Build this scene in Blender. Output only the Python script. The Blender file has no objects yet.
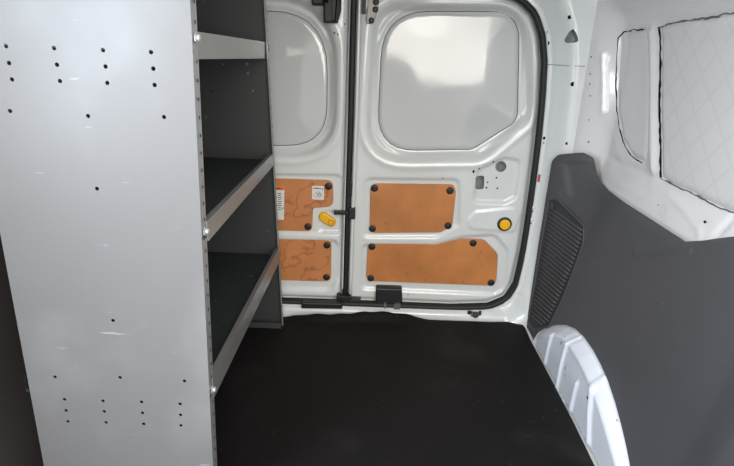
import bpy, bmesh, math, random
import numpy as np
from mathutils import Vector, Matrix
random.seed(7)
rng = np.random.default_rng(7)
S = bpy.context.scene
COL = S.collection

# ------------------------------------------------------------------ camera model
F, PITCH, ROLL, H = 540.0, math.radians(19.7), math.radians(2.1), 0.90
cp, sp, cr, sr = math.cos(PITCH), math.sin(PITCH), math.cos(ROLL), math.sin(ROLL)
R0 = Vector((1, 0, 0)); U0 = Vector((0, sp, cp)); FW = Vector((0, cp, -sp))
CR = cr * R0 + sr * U0; CU = cr * U0 - sr * R0
CAMP = Vector((0, 0, H))
def ray(px, py):
    return CR * (px - 367) - CU * (py - 233) + FW * F
def PY(px, py, Y):
    d = ray(px, py); return CAMP + d * (Y / d.y)
def PX(px, py, X):
    d = ray(px, py); return CAMP + d * (X / d.x)
def PZ(px, py, Z):
    d = ray(px, py); return CAMP + d * ((Z - H) / d.z)
def PS(px, py, fun, X=0.6):          # meets the side surface X = fun(Y, z)
    for _ in range(40):
        p = PX(px, py, X); X = 0.5 * X + 0.5 * float(fun(p.y, p.z))
    return PX(px, py, X)
def xz(pts, Y): return [(PY(a, b, Y).x, PY(a, b, Y).z) for a, b in pts]
def yz(pts, fun): return [(PS(a, b, fun).y, PS(a, b, fun).z) for a, b in pts]

# ------------------------------------------------------------------ materials
def lin(c): return tuple((x / 255 / 12.92) if x / 255 <= .04045 else ((x / 255 + .055) / 1.055) ** 2.4 for x in c)
def mat(name, rgb, rough=.5, metal=0, coat=0, var=.06, scale=6, bump=0, bscale=60, spec=.5, rvar=0):
    m = bpy.data.materials.new(name); m.use_nodes = True
    nt = m.node_tree; b = nt.nodes['Principled BSDF']
    tc = nt.nodes.new('ShaderNodeTexCoord')
    n = nt.nodes.new('ShaderNodeTexNoise'); n.inputs['Scale'].default_value = scale; n.inputs['Detail'].default_value = 6
    nt.links.new(tc.outputs['Object'], n.inputs['Vector'])
    r = nt.nodes.new('ShaderNodeValToRGB')
    c = lin(rgb)
    r.color_ramp.elements[0].position = .3; r.color_ramp.elements[1].position = .7
    r.color_ramp.elements[0].color = tuple(max(0, x * (1 - var)) for x in c) + (1,)
    r.color_ramp.elements[1].color = tuple(min(1, x * (1 + var)) for x in c) + (1,)
    nt.links.new(n.outputs['Fac'], r.inputs['Fac']); nt.links.new(r.outputs['Color'], b.inputs['Base Color'])
    b.inputs['Roughness'].default_value = rough; b.inputs['Metallic'].default_value = metal
    b.inputs['Coat Weight'].default_value = coat; b.inputs['Coat Roughness'].default_value = .08
    b.inputs['Specular IOR Level'].default_value = spec
    if rvar:
        mr = nt.nodes.new('ShaderNodeMapRange'); mr.inputs['To Min'].default_value = rough - rvar; mr.inputs['To Max'].default_value = rough + rvar
        nt.links.new(n.outputs['Fac'], mr.inputs['Value']); nt.links.new(mr.outputs['Result'], b.inputs['Roughness'])
    if bump:
        n2 = nt.nodes.new('ShaderNodeTexNoise'); n2.inputs['Scale'].default_value = bscale; n2.inputs['Detail'].default_value = 3
        nt.links.new(tc.outputs['Object'], n2.inputs['Vector'])
        bp = nt.nodes.new('ShaderNodeBump'); bp.inputs['Strength'].default_value = bump; bp.inputs['Distance'].default_value = .004
        nt.links.new(n2.outputs['Fac'], bp.inputs['Height']); nt.links.new(bp.outputs['Normal'], b.inputs['Normal'])
    return m
def marks(m, rgb, scale, thr, stretch=(1, 1, 1), amount=.8, w=.02):
    """sparse scuffs / specks mixed over the base colour"""
    nt = m.node_tree; b = nt.nodes['Principled BSDF']; src = b.inputs['Base Color'].links[0].from_socket
    tc = nt.nodes.new('ShaderNodeTexCoord'); mp = nt.nodes.new('ShaderNodeMapping'); mp.inputs['Scale'].default_value = stretch
    nt.links.new(tc.outputs['Object'], mp.inputs['Vector'])
    n = nt.nodes.new('ShaderNodeTexNoise'); n.inputs['Scale'].default_value = scale; n.inputs['Detail'].default_value = 4
    nt.links.new(mp.outputs['Vector'], n.inputs['Vector'])
    r = nt.nodes.new('ShaderNodeMapRange'); r.inputs['From Min'].default_value = thr; r.inputs['From Max'].default_value = thr + w
    r.inputs['To Max'].default_value = amount; nt.links.new(n.outputs['Fac'], r.inputs['Value'])
    mx = nt.nodes.new('ShaderNodeMix'); mx.data_type = 'RGBA'
    nt.links.new(r.outputs['Result'], mx.inputs['Factor']); nt.links.new(src, mx.inputs[6]); mx.inputs[7].default_value = lin(rgb) + (1,)
    nt.links.new(mx.outputs[2], b.inputs['Base Color'])
    return m
def wavy(m, scale, dist, strength=.5):
    nt = m.node_tree; b = nt.nodes['Principled BSDF']
    tc = nt.nodes.new('ShaderNodeTexCoord'); n = nt.nodes.new('ShaderNodeTexNoise'); n.inputs['Scale'].default_value = scale; n.inputs['Detail'].default_value = 1.5
    nt.links.new(tc.outputs['Object'], n.inputs['Vector'])
    bp = nt.nodes.new('ShaderNodeBump'); bp.inputs['Strength'].default_value = strength; bp.inputs['Distance'].default_value = dist
    nt.links.new(n.outputs['Fac'], bp.inputs['Height'])
    nt.links.new(bp.outputs['Normal'], b.inputs['Normal'])
    if 'Coat Normal' in b.inputs: nt.links.new(bp.outputs['Normal'], b.inputs['Coat Normal'])
    return m
WHITE = wavy(mat('white body paint', (214, 217, 215), .3, coat=.6, var=.02, scale=3), 9, .012, .12)
WALLW = wavy(mat('white wall paint', (216, 214, 213), .32, coat=.4, var=.02, scale=3), 7, .012, .03)
marks(WALLW, (190, 188, 186), 7, .66, (1, 1, 1), .5, .1)
GLASSW = wavy(mat('white window blank', (196, 198, 197), .10, coat=.8, var=.015, scale=2), 4.5, .03, .15)
QUILT = mat('quilted white film', (212, 210, 208), .4, coat=.15, var=.02, scale=3)
def quilt(m):
    nt = m.node_tree; b = nt.nodes['Principled BSDF']; tc = nt.nodes.new('ShaderNodeTexCoord')
    hs = []
    for a in (45, -45):
        mp = nt.nodes.new('ShaderNodeMapping'); mp.inputs['Rotation'].default_value = (math.radians(a), 0, 0)
        nt.links.new(tc.outputs['Object'], mp.inputs['Vector'])
        wv = nt.nodes.new('ShaderNodeTexWave'); wv.bands_direction = 'Y'; wv.inputs['Scale'].default_value = 5.5; wv.inputs['Distortion'].default_value = .4
        wv.inputs['Detail'].default_value = 0
        nt.links.new(mp.outputs['Vector'], wv.inputs['Vector'])
        r = nt.nodes.new('ShaderNodeMapRange'); r.inputs['From Min'].default_value = .93; r.inputs['From Max'].default_value = 1
        nt.links.new(wv.outputs['Fac'], r.inputs['Value']); hs.append(r)
    mx = nt.nodes.new('ShaderNodeMath'); mx.operation = 'MAXIMUM'
    nt.links.new(hs[0].outputs['Result'], mx.inputs[0]); nt.links.new(hs[1].outputs['Result'], mx.inputs[1])
    src = b.inputs['Base Color'].links[0].from_socket
    mm = nt.nodes.new('ShaderNodeMix'); mm.data_type = 'RGBA'; ml = nt.nodes.new('ShaderNodeMath'); ml.operation = 'MULTIPLY'; ml.inputs[1].default_value = .13
    nt.links.new(mx.outputs[0], ml.inputs[0]); nt.links.new(ml.outputs[0], mm.inputs['Factor'])
    nt.links.new(src, mm.inputs[6]); mm.inputs[7].default_value = lin((165, 168, 175)) + (1,)
    nt.links.new(mm.outputs[2], b.inputs['Base Color'])
quilt(QUILT)
ARCHM = mat('white wheel arch paint', (224, 229, 237), .38, coat=.3, var=.03, scale=5)
marks(ARCHM, (70, 70, 75), 26, .70, (1, 1, .45), .9, .02)
TRIMG = mat('charcoal moulded plastic', (76, 76, 79), .55, var=.06, scale=5, bump=.15, bscale=500, spec=.4)
marks(TRIMG, (112, 110, 118), 30, .69, (1, .8, 1.6), .4, .05)
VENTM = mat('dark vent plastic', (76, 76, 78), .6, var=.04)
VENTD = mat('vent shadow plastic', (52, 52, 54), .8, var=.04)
RUBM = mat('black rubber sheet', (15, 13, 13), .72, var=.25, scale=5, bump=.35, bscale=90, spec=.25, rvar=.08)
marks(RUBM, (58, 53, 52), 60, .69, (1, 1, 1), .6, .02)
marks(RUBM, (34, 31, 31), 4, .55, (1, 1, 1), .7, .15)
BLK = mat('black plastic', (28, 28, 29), .5, var=.1)
SEAL = mat('black seal rubber', (22, 23, 23), .6, var=.1, scale=40)
DARK = mat('hole shadow', (16, 16, 17), .9, var=.05, spec=.1)
GREYH = mat('grey hole shade', (150, 152, 154), .6, var=.05)
STEEL = mat('grey painted steel', (119, 119, 120), .42, metal=.15, var=.025, scale=3, rvar=.05)
marks(STEEL, (205, 207, 210), 40, .705, (.35, 1, 2.2), .32, .05)
marks(STEEL, (168, 170, 174), 2.5, .5, (1, 1, 1), .5, .25)
EDGE = mat('steel edge', (150, 152, 152), .35, metal=.5, var=.06, scale=20)
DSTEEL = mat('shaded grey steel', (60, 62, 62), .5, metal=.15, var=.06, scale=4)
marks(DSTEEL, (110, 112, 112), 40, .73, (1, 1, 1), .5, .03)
PAN = mat('dark shelf liner', (40, 46, 45), .6, var=.15, scale=8)
marks(PAN, (130, 138, 134), 38, .715, (1, 1, 1), .8, .02)
LIP = mat('brushed shelf lip', (134, 133, 130), .33, metal=.45, var=.07, scale=9, rvar=.1)
BOARD = mat('brown hardboard', (190, 122, 66), .5, var=.24, scale=7, bump=.05, bscale=250)
marks(BOARD, (140, 82, 44), 45, .66, (1, 1, 1), .55, .05)
BOARD2 = mat('stained brown hardboard', (192, 124, 74), .55, var=.16, scale=6, bump=.05, bscale=250)
def stain(m):
    nt = m.node_tree; b = nt.nodes['Principled BSDF']; src = b.inputs['Base Color'].links[0].from_socket
    tc = nt.nodes.new('ShaderNodeTexCoord'); n = nt.nodes.new('ShaderNodeTexNoise'); n.inputs['Scale'].default_value = 9; n.inputs['Detail'].default_value = 3
    nt.links.new(tc.outputs['Object'], n.inputs['Vector'])
    a = nt.nodes.new('ShaderNodeMath'); a.operation = 'SUBTRACT'; a.inputs[1].default_value = .52; nt.links.new(n.outputs['Fac'], a.inputs[0])
    ab = nt.nodes.new('ShaderNodeMath'); ab.operation = 'ABSOLUTE'; nt.links.new(a.outputs[0], ab.inputs[0])
    r = nt.nodes.new('ShaderNodeMapRange'); r.inputs['From Min'].default_value = .0; r.inputs['From Max'].default_value = .022
    r.inputs['To Min'].default_value = .55; r.inputs['To Max'].default_value = 0; nt.links.new(ab.outputs[0], r.inputs['Value'])
    mx = nt.nodes.new('ShaderNodeMix'); mx.data_type = 'RGBA'
    nt.links.new(r.outputs['Result'], mx.inputs['Factor']); nt.links.new(src, mx.inputs[6]); mx.inputs[7].default_value = lin((118, 74, 40)) + (1,)
    nt.links.new(mx.outputs[2], b.inputs['Base Color'])
stain(BOARD2)
YEL = mat('yellow plastic', (238, 180, 12), .4, var=.04)
PAPER = mat('white sticker', (222, 220, 214), .5, var=.02)
ORAN = mat('orange sticker band', (226, 104, 24), .5, var=.03)
INK = mat('grey print', (92, 92, 94), .7, var=.05)
ZINC = mat('zinc hardware', (132, 126, 121), .4, metal=.4, var=.06, scale=20)
CHROME = mat('bright bolt', (185, 186, 187), .4, metal=.6, var=.03)
SLOTM = mat('painted channel highlight', (248, 247, 245), .2, coat=.6, var=.01)  # whiter, glossier than the wall: a highlight put into the colour
CEILM = mat('white roof paint', (214, 214, 212), .4, var=.02)
REDM = mat('red plug', (176, 60, 62), .5, var=.03)

# ------------------------------------------------------------------ object helpers
WL = {}
def link(o, parent, loc):
    COL.objects.link(o); WL[o.name] = loc
    if parent is not None:
        o.parent = parent; o.location = loc - WL[parent.name]
    else: o.location = loc
    return o
def empty(name, loc):
    o = bpy.data.objects.new(name, None); o.empty_display_size = .05
    return link(o, None, Vector(loc))
def mesh(name, V, Fs, m, parent=None, smooth=True, mi=None, origin=None):
    V = np.asarray(V, float)
    c = V.mean(0); c[2] = V[:, 2].min()
    if origin is not None: c = np.array(origin)
    me = bpy.data.meshes.new(name)
    me.from_pydata([tuple(v) for v in (V - c)], [], [tuple(int(i) for i in f) for f in Fs])
    ms = m if isinstance(m, (list, tuple)) else [m]
    for x in ms: me.materials.append(x)
    if mi is not None:
        for p, k in zip(me.polygons, mi): p.material_index = k
    sm = smooth if isinstance(smooth, (list, tuple)) else [smooth] * len(me.polygons)
    for p, s in zip(me.polygons, sm): p.use_smooth = bool(s)
    me.update(); me.validate()
    o = bpy.data.objects.new(name, me)
    return link(o, parent, Vector(c))
def tag(o, label, cat=None, kind=None, group=None):
    if label: o['label'] = label
    if cat: o['category'] = cat
    if kind: o['kind'] = kind
    if group: o['group'] = group
    return o
class MB:
    def __init__(s): s.V = []; s.F = []; s.M = []; s.S = []
    def add(s, V, Fs, mi=0, smooth=False):
        k = len(s.V); s.V += [tuple(v) for v in V]
        for f in Fs: s.F.append(tuple(i + k for i in f)); s.M.append(mi); s.S.append(smooth)
        return s
    def box(s, c, d, mi=0, rot=None, bev=0):
        bm = bmesh.new(); bmesh.ops.create_cube(bm, size=1)
        for v in bm.verts: v.co = Vector((v.co.x * d[0], v.co.y * d[1], v.co.z * d[2]))
        if bev: bmesh.ops.bevel(bm, geom=bm.edges[:], offset=bev, segments=2, affect='EDGES', profile=.7)
        M = rot.to_4x4() if rot else Matrix()
        bm.verts.index_update()
        s.add([M @ v.co + Vector(c) for v in bm.verts], [[v.index for v in f.verts] for f in bm.faces], mi)
        bm.free(); return s
    def tube(s, pts, r, n=8, mi=0, flat=1.0, axis=Vector((0, 1, 0)), closed=False):
        pts = [Vector(p) for p in pts]; N = len(pts); V = []
        for i, p in enumerate(pts):
            if closed: t = pts[(i + 1) % N] - pts[i - 1]
            else: t = pts[min(i + 1, N - 1)] - pts[max(i - 1, 0)]
            t.normalize(); a = axis - t * axis.dot(t); a.normalize(); b = t.cross(a)
            rr = r[i] if isinstance(r, (list, tuple)) else r
            for k in range(n):
                q = 2 * math.pi * k / n; V.append(p + a * math.cos(q) * rr * flat + b * math.sin(q) * rr)
        Fs = []
        for i in range(N if closed else N - 1):
            j = (i + 1) % N
            for k in range(n): Fs.append((i * n + k, i * n + (k + 1) % n, j * n + (k + 1) % n, j * n + k))
        if not closed: Fs += [tuple(range(n))[::-1], tuple(range((N - 1) * n, N * n))]
        s.add(V, Fs, mi, True); return s
    def disc(s, c, nrm, r, h=0, n=18, mi=0, dome=0, aspect=1, ang=0):
        nrm = Vector(nrm).normalized(); ax = Vector((0, 0, 1)) if abs(nrm.z) < .8 else Vector((1, 0, 0))
        b = nrm.cross(ax).normalized(); a = b.cross(nrm); c = Vector(c)
        a, b = a * math.cos(ang) + b * math.sin(ang), b * math.cos(ang) - a * math.sin(ang)
        rings = [(r, 0), (r, h)] if not dome else [(r, 0), (r, h), (r * .85, h + dome * .5), (r * .5, h + dome * .9)]
        V = []
        for rr, hh in rings:
            for k in range(n):
                q = 2 * math.pi * k / n; V.append(c + a * math.cos(q) * rr * aspect + b * math.sin(q) * rr + nrm * hh)
        Fs = []
        for i in range(len(rings) - 1):
            for k in range(n): Fs.append((i * n + k, i * n + (k + 1) % n, (i + 1) * n + (k + 1) % n, (i + 1) * n + k))
        Fs.append(tuple(range((len(rings) - 1) * n, len(rings) * n)))
        s.add(V, Fs, mi, False); return s
    def build(s, name, m, parent=None): return mesh(name, s.V, s.F, m, parent, s.S, s.M)

def rpoly(pts, r, n=7):
    """polygon with rounded corners; r may be one radius or a list"""
    P = [np.array(p, float) for p in pts]; N = len(P); out = []
    for i in range(N):
        a, b, c = P[i - 1], P[i], P[(i + 1) % N]
        u = a - b; w = c - b; lu, lw = np.linalg.norm(u), np.linalg.norm(w); u /= lu; w /= lw
        rr = r[i] if isinstance(r, (list, tuple)) else r
        ang = math.acos(max(-1, min(1, float(u @ w))))
        if rr <= 0 or ang > 3.05: out.append(tuple(b)); continue
        t = min(rr / math.tan(ang / 2), .48 * lu, .48 * lw)
        p0, p1 = b + u * t, b + w * t
        for k in range(n + 1):
            q = k / n; out.append(tuple((1 - q) ** 2 * p0 + 2 * q * (1 - q) * b + q * q * p1))
    return out
def sdf(poly, X, Z):
    P = np.array(poly); A = P; B = np.roll(P, -1, 0)
    sh = X.shape; x = X.ravel(); z = Z.ravel()
    d = np.full(x.shape, 1e9); ins = np.zeros(x.shape, bool)
    for (ax, az), (bx, bz) in zip(A, B):
        ex, ez = bx - ax, bz - az; L = ex * ex + ez * ez
        if L < 1e-14: continue
        t = np.clip(((x - ax) * ex + (z - az) * ez) / L, 0, 1)
        d = np.minimum(d, (x - ax - t * ex) ** 2 + (z - az - t * ez) ** 2)
        c = ((az > z) != (bz > z))
        with np.errstate(all='ignore'):
            xi = ax + (z - az) / (bz - az if bz != az else 1e-12) * ex
        ins ^= c & (x < xi)
    d = np.sqrt(d); d[ins] *= -1
    return d.reshape(sh)
def sm(x, a=0., b=1.):
    t = np.clip((x - a) / (b - a), 0, 1); return t * t * (3 - 2 * t)
def hfield(name, outline, cell, surf, m, parent=None, holes=(), extra=None):
    """sheet over a 2-D outline (with holes); surf(u, v) -> xyz arrays"""
    P = np.array(outline); lo = P.min(0) - cell; hi = P.max(0) + cell
    nu, nv = int((hi[0] - lo[0]) / cell) + 2, int((hi[1] - lo[1]) / cell) + 2
    U, V = np.meshgrid(lo[0] + np.arange(nu) * cell, lo[1] + np.arange(nv) * cell, indexing='ij')
    def sd(u, v):
        d = sdf(outline, u, v)
        for h in holes: d = np.maximum(d, -sdf(h, u, v))
        return d
    D = sd(U, V); keep = D < cell * .55
    q = keep[:-1, :-1] & keep[1:, :-1] & keep[:-1, 1:] & keep[1:, 1:]
    cnt = np.zeros(D.shape, int)
    cnt[:-1, :-1] += q; cnt[1:, :-1] += q; cnt[:-1, 1:] += q; cnt[1:, 1:] += q
    bd = (cnt > 0) & (cnt < 4)
    ub, vb = U[bd], V[bd]
    for _ in range(3):
        e = cell * .15; d0 = sd(ub, vb)
        gx = (sd(ub + e, vb) - sd(ub - e, vb)) / (2 * e); gz = (sd(ub, vb + e) - sd(ub, vb - e)) / (2 * e)
        g = np.maximum(np.hypot(gx, gz), .3)
        ub = ub - d0 * gx / g ** 2; vb = vb - d0 * gz / g ** 2
    U[bd], V[bd] = ub, vb
    idx = -np.ones(D.shape, int); used = cnt > 0; idx[used] = np.arange(used.sum())
    x, y, z = surf(U[used], V[used])
    Vt = np.stack([x, y, z], 1)
    I, J = np.nonzero(q)
    Fs = np.stack([idx[I, J], idx[I + 1, J], idx[I + 1, J + 1], idx[I, J + 1]], 1).tolist()
    mi = [0] * len(Fs); smo = [True] * len(Fs); Vt = Vt.tolist()
    if extra is not None:
        k = len(Vt); Vt += [tuple(v) for v in extra.V]
        Fs += [tuple(i + k for i in f) for f in extra.F]; mi += [a + 1 for a in extra.M]; smo += extra.S
    ms = m if isinstance(m, (list, tuple)) else [m]
    return mesh(name, Vt, Fs, ms, parent, smo, mi)
def plate(name, poly, to3, th, bev, m, parent=None, mb=None, mi=0):
    """bevelled flat plate: poly in 2-D, to3(u, v, h) -> point, h = height off the surface"""
    P = np.array(poly); N = len(P)
    T = np.roll(P, -1, 0) - np.roll(P, 1, 0); T /= np.maximum(np.linalg.norm(T, axis=1, keepdims=True), 1e-9)
    area = .5 * np.sum(P[:, 0] * np.roll(P[:, 1], -1) - P[:, 1] * np.roll(P[:, 0], -1))
    Nn = np.stack([-T[:, 1], T[:, 0]], 1) * (1 if area > 0 else -1)
    rings = [(0, 0), (0, th - bev), (bev * .35, th - bev * .3), (bev, th)]
    V = []; Fs = []
    for ins, h in rings:
        for p, q in zip(P, Nn): V.append(tuple(to3(p[0] + q[0] * ins, p[1] + q[1] * ins, h)))
    for i in range(3):
        for k in range(N): Fs.append((i * N + k, i * N + (k + 1) % N, (i + 1) * N + (k + 1) % N, (i + 1) * N + k))
    Fs.append(tuple(range(3 * N, 4 * N)))
    if mb is not None: mb.add(V, Fs, mi); return mb
    return mesh(name, V, Fs, m, parent, False)
def sheet(name, outer, holes, to3, th, m, parent, origin=None):
    """flat sheet with real round holes cut through it"""
    bm = bmesh.new(); es = []
    for loop in [outer] + list(holes):
        vs = [bm.verts.new((u, v, 0)) for u, v in loop]
        es += [bm.edges.new((vs[i], vs[(i + 1) % len(vs)])) for i in range(len(vs))]
    bmesh.ops.triangle_fill(bm, use_beauty=True, use_dissolve=False, edges=es)
    r = bmesh.ops.extrude_face_region(bm, geom=bm.faces[:])
    for e in r['geom']:
        if isinstance(e, bmesh.types.BMVert): e.co.z = th
    bm.verts.index_update()
    bmesh.ops.recalc_face_normals(bm, faces=bm.faces[:])
    V = [tuple(to3(v.co.x, v.co.y, v.co.z)) for v in bm.verts]; Fs = [[v.index for v in f.verts] for f in bm.faces]
    bm.free()
    return V, Fs
def circ(c, r, n=12): return [(c[0] + r * math.cos(2 * math.pi * k / n), c[1] + r * math.sin(2 * math.pi * k / n)) for k in range(n)]
def dense(pts, step):
    out = []
    for a, b in zip(pts[:-1], pts[1:]):
        n = max(1, int(math.dist(a, b) / step))
        out += [tuple(np.array(a) + (np.array(b) - np.array(a)) * k / n) for k in range(n)]
    return out + [tuple(pts[-1])]

YD = 1.70            # inner face of the rear doors
XC = -0.066          # middle of the van
mir = lambda x: 2 * XC - x

# ================================================================== rear opening
seal_r = xz([(500, -8), (520, 0), (534, 14), (541, 36), (543, 62), (541, 100), (536, 150), (528, 210), (521, 255), (514, 284), (505, 298), (488, 305), (450, 306), (352, 302)], 1.69)
ztop = seal_r[0][1] + .006; seal_r = [(-.0, ztop), (seal_r[0][0] - .1, ztop)] + seal_r
half = [p for p in seal_r if p[0] > XC]
zbot = half[-1][1]
opening = half + [(mir(x), z) for x, z in reversed(half)]
opening = rpoly(opening, .03, 4)

def door_edge(x, z): return sdf(opening, x, z)

# ------------------------------------------------------------------ door_2: right leaf
d2_left = xz([(357.5, -20), (347.5, 303)], YD)
def split(poly, right):
    """part of the opening on one side of the gap between the leaves"""
    out = []
    (xa, za), (xb, zb) = d2_left
    off = .0 if right else -.022
    xg = lambda z: xa + (xb - xa) * (z - za) / (zb - za) + off
    n = len(poly)
    for i in range(n):
        p, q = poly[i], poly[(i + 1) % n]
        fp, fq = p[0] - xg(p[1]), q[0] - xg(q[1])
        if not right: fp, fq = -fp, -fq
        if fp >= 0: out.append(p)
        if fp * fq < 0:
            t = fp / (fp - fq); out.append((p[0] + t * (q[0] - p[0]), p[1] + t * (q[1] - p[1])))
    return out
d2_out = split(opening, True); d1_out = split(opening, False)

win2_o = rpoly(xz([(372, 1), (532, 3), (536, 118), (484, 162), (362, 164)], YD), [.10, .14, .09, .10, .14])
win2_i = rpoly(xz([(383, 11), (522, 11), (519.5, 122), (474, 151), (377, 152.5)], YD), [.14, .09, .05, .05, .12])
rec2_u = rpoly(xz([(363, 177), (461, 178), (461, 226), (438, 239), (361, 239)], YD), [.03, .03, .03, .04, .03])
rec2_l = rpoly(xz([(360, 243), (436, 243), (462, 235), (496, 233), (511, 250), (508, 290), (496, 297), (359, 291)], YD), [.03, .05, .04, .04, .05, .04, .03, .03])
pad2 = rpoly(xz([(470, 205), (476, 168), (505, 155), (524, 158), (518, 200), (505, 206)], YD), .03)
plate2 = rpoly(xz([(466, 220), (474, 210), (515, 206), (522, 214), (515, 234), (468, 230)], YD), .025)
def d2_depth(x, z):
    d = np.zeros_like(x)
    s = sdf(win2_o, x, z); d -= .030 * sm(-s, 0, .027) - .004 * np.exp(-((s - .012) / .010) ** 2)
    si = sdf(win2_i, x, z); d += .006 * np.exp(-((si - .016) / .007) ** 2)
    d -= .007 * sm(-sdf(rec2_u, x, z), 0, .012)
    d -= .009 * sm(-sdf(rec2_l, x, z), 0, .016)
    d -= .010 * sm(-sdf(pad2, x, z), 0, .018)
    d += .004 * sm(-sdf(plate2, x, z), 0, .010)
    e = -sdf(d2_out, x, z); d -= .012 * (1 - sm(e, 0, .020))
    return d
extra = MB()
def hole(mb, px, py, r, mi=0, dep=None, asp=1, ang=0):
    p = PY(px, py, YD); x, z = np.array([p.x]), np.array([p.z])
    y = YD - float((dep or d2_depth)(x, z)[0]) - .0009
    mb.disc((p.x, y, p.z), (0, -1, 0), r, 0, 14, mi, aspect=asp, ang=ang)
for a in [(473.5, 171.5, .0035, 0, 1.5), (479, 168.5, .0026, 0), (493, 161.5, .0030, 0), (488, 183, .0026, 0), (487, 188.5, .0030, 0), (497, 178.5, .0030, 0), (498, 189, .0030, 0),
          (403, 228, .0022, 0), (408, 294.5, .002, 0), (443, 178, .002, 0)]:
    hole(extra, a[0], a[1], a[2], a[3], None, a[4] if len(a) > 4 else 1)
big1 = rpoly(xz([(475.5, 176.5), (485, 176.5), (484.4, 190), (475.5, 190)], YD), .008, 4)
big2 = circ(xz([(501.5, 167.3)], YD)[0], .0175, 20)
# inner cavity seen through the two large holes
for poly in (big1, big2):
    c = np.mean(poly, 0)
    P = [(c[0] + (u - c[0]) * 1.6, c[1] + (v - c[1]) * 1.6) for u, v in poly]
    extra.add([(u, YD + .05, v) for u, v in P], [tuple(range(len(P)))[::-1]], 1)
    n = len(P); V = [(u, YD + .05, v) for u, v in P] + [(u, YD + .0125, v) for u, v in P]
    extra.add(V, [(k, (k + 1) % n, n + (k + 1) % n, n + k) for k in range(n)], 1)
door2 = hfield('door_2', d2_out, .0045, lambda x, z: (x, YD - d2_depth(x, z), z), [WHITE, DARK, GREYH], None, [big1, big2], extra)
tag(door2, 'white right-hand rear van door with two complete brown boards and a round yellow button', 'door', 'structure')

def onto(dep, Yb=YD):
    return lambda u, v, h: (u, Yb - float(dep(np.array([u]), np.array([v]))[0]) - h, v)
def flat(Y): return lambda u, v, h: (u, Y - h, v)
def wpanel(poly, name, parent, Y, m):
    def surf(x, z):
        s = -sdf(poly, x, z); return x, Y - .004 * sm(s, 0, .008) - .004 * sm(s, 0, .12), z
    o = hfield(name, poly, .006, surf, m, parent)
    mb = MB(); mb.tube([(u, Y - .001, v) for u, v in poly], .0012, 6, closed=True); mb.build('panel_edge', INK, o)
    return o
o = wpanel(win2_i, 'window_panel', door2, YD + .0285, GLASSW)
o['label'] = 'glossy white blanked window with a bright reflection at its top'

def fastener(px, py, parent, Y, r=.0118):
    p = PY(px, py, Y); mb = MB()
    mb.disc((p.x, Y, p.z), (0, -1, 0), r, .003, 20, 0, .003)
    mb.disc((p.x, Y - .0058, p.z), (0, -1, 0), r * .42, .0012, 12, 0)
    mb.build('fastener', BLK, parent)
BY = YD + .006
def board(poly, r, fast, parent, m, label=None, Yb=BY):
    pl = rpoly(xz(poly, Yb - .005), r)
    o = plate('hardboard_panel', pl, flat(Yb), .005, .0015, m, parent)
    if label: o['label'] = label
    for a, b in fast: fastener(a, b, o, Yb - .005)
    return o
board([(370.5, 183.5), (454, 184.5), (456, 192), (452.5, 225.5), (441, 232.5), (369.5, 233)], [.025, .02, .02, .03, .03, .02],
      [(374.5, 188), (450, 190.5), (448, 225.5), (372.5, 228.5)], door2, BOARD, 'brown hardboard panel, the upper one on the right door')
board([(368, 242), (436, 244.5), (462, 239), (484, 239.5), (498, 254), (496, 286), (366, 281)], [.02, .06, .03, .03, .03, .025, .025],
      [(372, 246.5), (473, 243), (491, 282.5), (370.8, 278)], door2, BOARD, 'longer brown hardboard panel with a cut corner, the lower one on the right door')

# yellow button in a black ring
p = PY(504, 223.3, YD); mb = MB()
yb = YD - .005
mb.disc((p.x, yb, p.z), (0, -1, 0), .0235, .006, 28, 0, .002)
rb = mb.build('button_ring', BLK, door2)
mb = MB(); mb.disc((p.x, yb - .0075, p.z), (0, -1, 0), .0172, .0035, 24, 0, .0015)
mb.build('release_button', YEL, rb)['label'] = 'round yellow release button'

# latch bracket with three black bolts at the top of the right leaf
pl = rpoly(xz([(366.5, -30), (379.5, -30), (378.5, 9), (373.5, 23.5), (366, 23.5), (367.5, 5)], YD - .012), .006, 4)
lb = plate('latch_bracket', pl, flat(YD + .006), .020, .002, ZINC, door2)
for a, b, r in ((376, 2, .009), (375.5, 9.5, .0085), (371.5, 20.5, .0085), (376, -8, .009)):
    q = PY(a, b, YD - .014); mb = MB(); mb.disc((q.x, YD - .014, q.z), (0, -1, 0), r, .004, 6 if False else 16, 0, .002); mb.build('bolt', BLK, lb)
mb = MB(); q0, q1 = PY(363.5, -6, YD - .012), PY(365, 14, YD - .012)
mb.box((q0 + q1) / 2, (.010, .018, abs(q0.z - q1.z)), bev=.002); mb.build('latch_catch', BLK, lb)
# bottom latch cover
pl = rpoly(xz([(376, 287.5), (402, 288.5), (402.5, 306), (375.5, 305)], YD - .02), .005, 4)
lc = plate('lower_latch_cover', pl, flat(YD + .004), .030, .005, BLK, door2)
mb = MB(); q = PY(385, 305.5, YD - .03); mb.box(q, (.008, .012, .02), bev=.0015); mb.build('latch_pin', ZINC, lc)
mb = MB(); q = PY(397, 306, YD - .03); mb.box(q, (.022, .016, .022), bev=.002)
mb.disc((q.x, q.y - .008, q.z), (0, -1, 0), .006, .002, 12); mb.build('latch_roller', INK, lc)
# striker seen at the gap, half way up
mb = MB()
q = PY(352, 213, YD - .01); mb.box(q, (.022, .02, .038), bev=.003)
q = PY(341, 212.5, YD - .012); mb.box(q, (.046, .012, .013), bev=.002)
mb.disc((q.x + .004, q.y - .006, q.z), (0, -1, 0), .0045, .001, 10)
q = PY(351.5, 188, YD - .004); mb.box(q, (.016, .012, .05), bev=.003)
o = mb.build('middle_striker', BLK, door2)

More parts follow.
